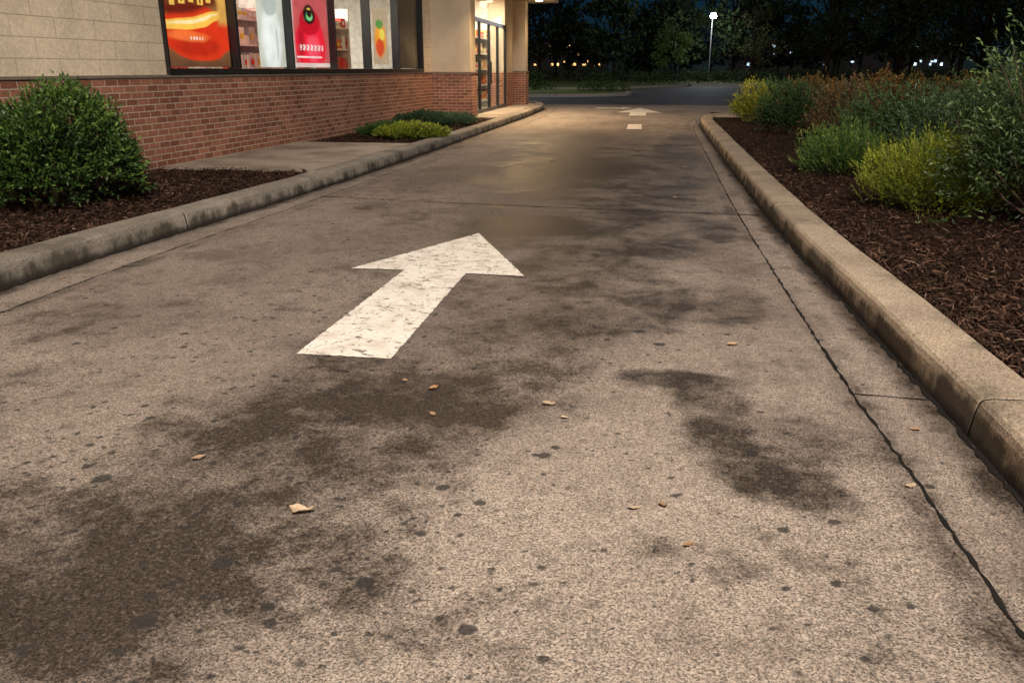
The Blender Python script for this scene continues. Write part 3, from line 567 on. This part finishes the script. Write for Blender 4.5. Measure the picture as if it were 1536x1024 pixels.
def trees(name,L,cc,seed,per=1500,ls=.42):
    r=np.random.RandomState(seed); PP=[];DD=[];CC=[];LL=[];br=[]
    root=empty(name,(L[0][0],L[0][1],0))
    for (x,y,h,w) in L:
        lean=r.normal(0,.02*h,2); top=np.array([x+lean[0],y+lean[1],h*.8]); b=np.array([x,y,-.1])
        br.append(([b,b*.6+top*.4+np.array([r.normal(0,.1),0,0]),top],[h*.018,h*.012,h*.004]))
        nc=int(16+w*3); lf=r.uniform(.6,1.4)
        for k in range(nc):
            an=r.uniform(0,2*math.pi); zz=r.uniform(.18,1)**.9; rr=w*math.sin(min(1,(1.12-zz)/.75)*math.pi*.62)*r.uniform(.35,1)
            c=np.array([x+math.cos(an)*rr,y+math.sin(an)*rr,h*zz]); s=w*r.uniform(.18,.36)
            st_=b+(top-b)*np.clip(zz*.75,.15,.9); br.append(([st_,(st_+c)/2+np.array([0,0,.1*w]),c],[h*.006,h*.004,h*.0015]))
            n=int(per/nc*r.uniform(.6,1.4)); d_=r.normal(size=(n,3)); d_/=np.linalg.norm(d_,axis=1,keepdims=True)
            PP.append(c+d_*s*(r.rand(n,1)**.4)*np.array([1.2,1.2,.75])); DD.append(d_+r.normal(0,.7,(n,3))+np.array([0,0,-.3])); LL.append(ls*r.uniform(.5,1.3,n)); CC.append(np.array(cc)*lf*r.uniform(.4,1.5,(n,1))*r.uniform(.6,1.4))
    PP=np.concatenate(PP);LL=np.concatenate(LL)
    leaves('leaves',PP,np.concatenate(DD),LL,LL*.5,np.concatenate(CC),MAT_FAR,r=r,parent=root); tubes('trunks',br,MAT_BARKD,6,parent=root)
T=[]
for i in range(32):
    x=-38+i*3.3+R.normal(0,1); low=(-10<x<2.5) or (14<x<19); T.append((x,R.uniform(94,108),R.uniform(6.8,9.2) if low else R.uniform(10,16),R.uniform(3.2,4.6)*(.75 if low else 1)))
for i in range(20):
    x=-50+i*6+R.normal(0,1.5); low=(-11<x<4) or (14<x<22); T.append((x,R.uniform(118,130),R.uniform(7.5,10) if low else R.uniform(10,16),R.uniform(4.5,6)*(.7 if low else 1)))
trees('distant_trees',T,(.022,.034,.013),5,per=1600,ls=.6)
trees('parkside_trees',[(10.5,40,9,3),(15,36,10,3.4),(20,38,11,3.6),(16,46,12,4),(25,44,12,4),(10.5,56,11,3.4),(27,34,10,3.5),(30,50,13,4.4),(22,56,13,4)],(.022,.032,.013),6,per=3500,ls=.23)
trees('ornamental_tree',[(1.9,85,5.2,1.9)],(.11,.17,.04),8,per=2500,ls=.22)
trees('ornamental_tree',[(9.4,86,6.5,2.4)],(.09,.085,.03),9,per=2500,ls=.22)
DB=empty('distant_building',(0,150,0))
boxes('walls',[(-45,-8,150,160,0,6),(14,50,155,165,0,6)],simple('far_wall',(.05,.045,.045),.8),0,DB)
wl=[]
for i in range(90):
    x=R.uniform(-44,-9) if i%2 else R.uniform(15,48); z=random.choice([1.9,2.4,3.6,4.8]); y=149.95 if i%2 else 154.95
    wl.append((x,x+R.uniform(.2,.6),y-.06,y,z,z+R.uniform(.2,.5)))
boxes('lit_windows',wl[::2],emis('far_window_cool',(.6,.8,1),1.4),0,DB); boxes('lit_windows',wl[1::2],emis('far_window_warm',(1,.5,.15),1.8),0,DB)

# ------------------------------------------------------------ street lamps
MAT_POLE=simple('pole_metal',(.07,.07,.07),.5,.3,.2)
def lamp(loc,h,hd,color,em,sz=1.):
    r_=empty('street_lamp',loc); x,y,_=loc
    tubes('pole',[([(x,y,0),(x,y,.3)],[.2,.2]),([(x,y,.3),(x,y,h*.5),(x,y,h)],[.085,.07,.055]),([(x,y,h),(x+hd[0]*.5,y+hd[1]*.5,h+.05),(x+hd[0],y+hd[1],h+.05)],[.04,.035,.035])],MAT_POLE,12,parent=r_)
    hx,hy=x+hd[0],y+hd[1]
    boxes('head',[(hx-.25*sz,hx+.25*sz,hy-.35,hy+.35,h+.02,h+.16)],MAT_POLE,.03,r_)
    boxes('lens',[(hx-.2*sz,hx+.2*sz,hy-.3,hy+.3,h-.05,h+.018)],emis('lamp_lens',color,em),.01,r_)
    return r_,hx,hy
def plamp(root,loc,e,c):
    l=bpy.data.lights.new('lamp_light','POINT'); l.energy=e; l.color=c; l.shadow_soft_size=.3; lo=bpy.data.objects.new('lamp_light',l); col.objects.link(lo); lo.location=loc; lo.parent=root; lo.matrix_parent_inverse=root.matrix_world.inverted()
r1,hx,hy=lamp((5.6,90,0),6.4,(0,-1.2),(.85,.93,1),60,1.)
plamp(r1,(hx,hy-.4,5.8),1500,(.9,.95,1))
tubes('bulb',[([(hx,hy,6.0),(hx,hy,6.04),(hx,hy,6.2),(hx,hy,6.34),(hx,hy,6.37)],[.1,.24,.34,.24,.1])],emis('bulb',(.9,.95,1),40),12,parent=r1)
r3,hx,hy=lamp((-13,53,0),7.5,(0,-1),(1,.95,.85),10); plamp(r3,(hx,hy,7.2),2000,(1,.95,.85))
r2,hx,hy=lamp((3.4,-5.5,0),8.6,(-1.8,1.0),(1,.88,.74),4)
a=area('lamp_light',(hx,hy,8.5),1.2,1.2,1330,(1,.885,.75)); v=Vector((-1.3,8.6,0))-Vector((hx,hy,8.5)); a.rotation_euler=v.to_track_quat('-Z','Y').to_euler(); a.parent=r2; a.matrix_parent_inverse=r2.matrix_world.inverted()
a.data.spread=math.radians(120)

# ------------------------------------------------------------ fallen leaves
V=[];F=[];C=[]
spots=[(-1.0,2.15,.04),(-1.5,2.44,.026),(-.85,3.22,.03),(-.79,2.95,.02),(-.35,3.13,.028),(.1,2.36,.016),(.17,2.14,.018),(.46,4.04,.03),(-.27,3.0,.016),(-1.0,3.3,.018),(.01,2.33,.015),(.9,2.62,.02),(1.05,3.1,.02),(-2.2,5.2,.025),(.3,9,.035),(-.6,10,.035),(-2.0,8.6,.03),(.5,12,.04),(-.2,14.3,.045),(-1.4,12.5,.045)]
for i in range(10): spots.append((R.uniform(-3.8,-3.6) if i%2 else R.uniform(1.0,1.15),R.uniform(3.5,16),R.uniform(.012,.025)))
for sx,sy,s in spots:
    an=R.uniform(-1.1,1.1)+(math.pi if R.rand()<.5 else 0); ca,sa=math.cos(an),math.sin(an); n=11; k=len(V); cup=R.uniform(.1,.45); c0=np.array(random.choice([(.46,.3,.19),(.4,.25,.15),(.52,.38,.26),(.33,.19,.1)]))*R.uniform(.8,1.1); tw=R.uniform(-.6,.6); ph=R.uniform(0,6)
    for i in range(n):
        t=i/(n-1); w=s*R.uniform(.46,.54)*(math.sin(math.pi*min(1,t**.75))**.8)*(1+.18*math.sin(i*1.9+ph))+.0006; xx=(t-.5)*2*s
        for q in(-1,-.5,0,.5,1):
            yy=q*w+s*.15*math.sin(t*2.5+ph); z=.008+cup*s*(abs(q)**1.6)*.5*(1+.5*math.sin(i+q+ph))+cup*s*.5*(2*t-1)**2+tw*q*s*.3*(t-.3)+abs(tw)*s*.1
            V.append((sx+xx*ca-yy*sa,sy+xx*sa+yy*ca,max(.0075,z))); C.append(c0*(.7 if q==0 else 1)*R.uniform(.8,1.12))
    for i in range(n-1):
        for j in range(4): F.append([k+i*5+j,k+i*5+j+1,k+(i+1)*5+j+1,k+(i+1)*5+j])
mesh_np('fallen_leaves',V,F,MAT_DRY,cols=np.array(C),smooth=True)

# ------------------------------------------------------------ world, fill sun, camera
w=bpy.data.worlds.new('World'); S.world=w; w.use_nodes=True; nt=w.node_tree; bg=nt.nodes['Background']
sk=nt.nodes.new('ShaderNodeTexSky'); sk.sky_type='NISHITA'; sk.sun_disc=False; sk.sun_elevation=math.radians(5); sk.sun_rotation=math.radians(185); sk.ozone_density=5; sk.dust_density=.3
tm=nt.nodes.new('ShaderNodeMix'); tm.data_type='RGBA'; tm.blend_type='MULTIPLY'; tm.inputs[0].default_value=1; tm.inputs[7].default_value=(.45,.75,1.2,1)
nt.links.new(sk.outputs[0],tm.inputs[6]); nt.links.new(tm.outputs[2],bg.inputs[0]); bg.inputs[1].default_value=.012
sl=bpy.data.lights.new('fill_sun','SUN'); sl.energy=.55; sl.angle=math.radians(15); sl.color=(1,.92,.83); so=bpy.data.objects.new('fill_sun',sl); col.objects.link(so); so.rotation_euler=(math.radians(44),0,math.radians(36))  # added soft fill from behind the camera, not a source in the scene
cd=bpy.data.cameras.new('camera'); cd.lens=29.3; cd.sensor_width=36; cd.clip_end=1500; cam=bpy.data.objects.new('camera',cd); col.objects.link(cam)
cam.location=(0,0,1.3); cam.rotation_euler=(math.radians(90-18.07),0,math.radians(9.1)); S.camera=cam
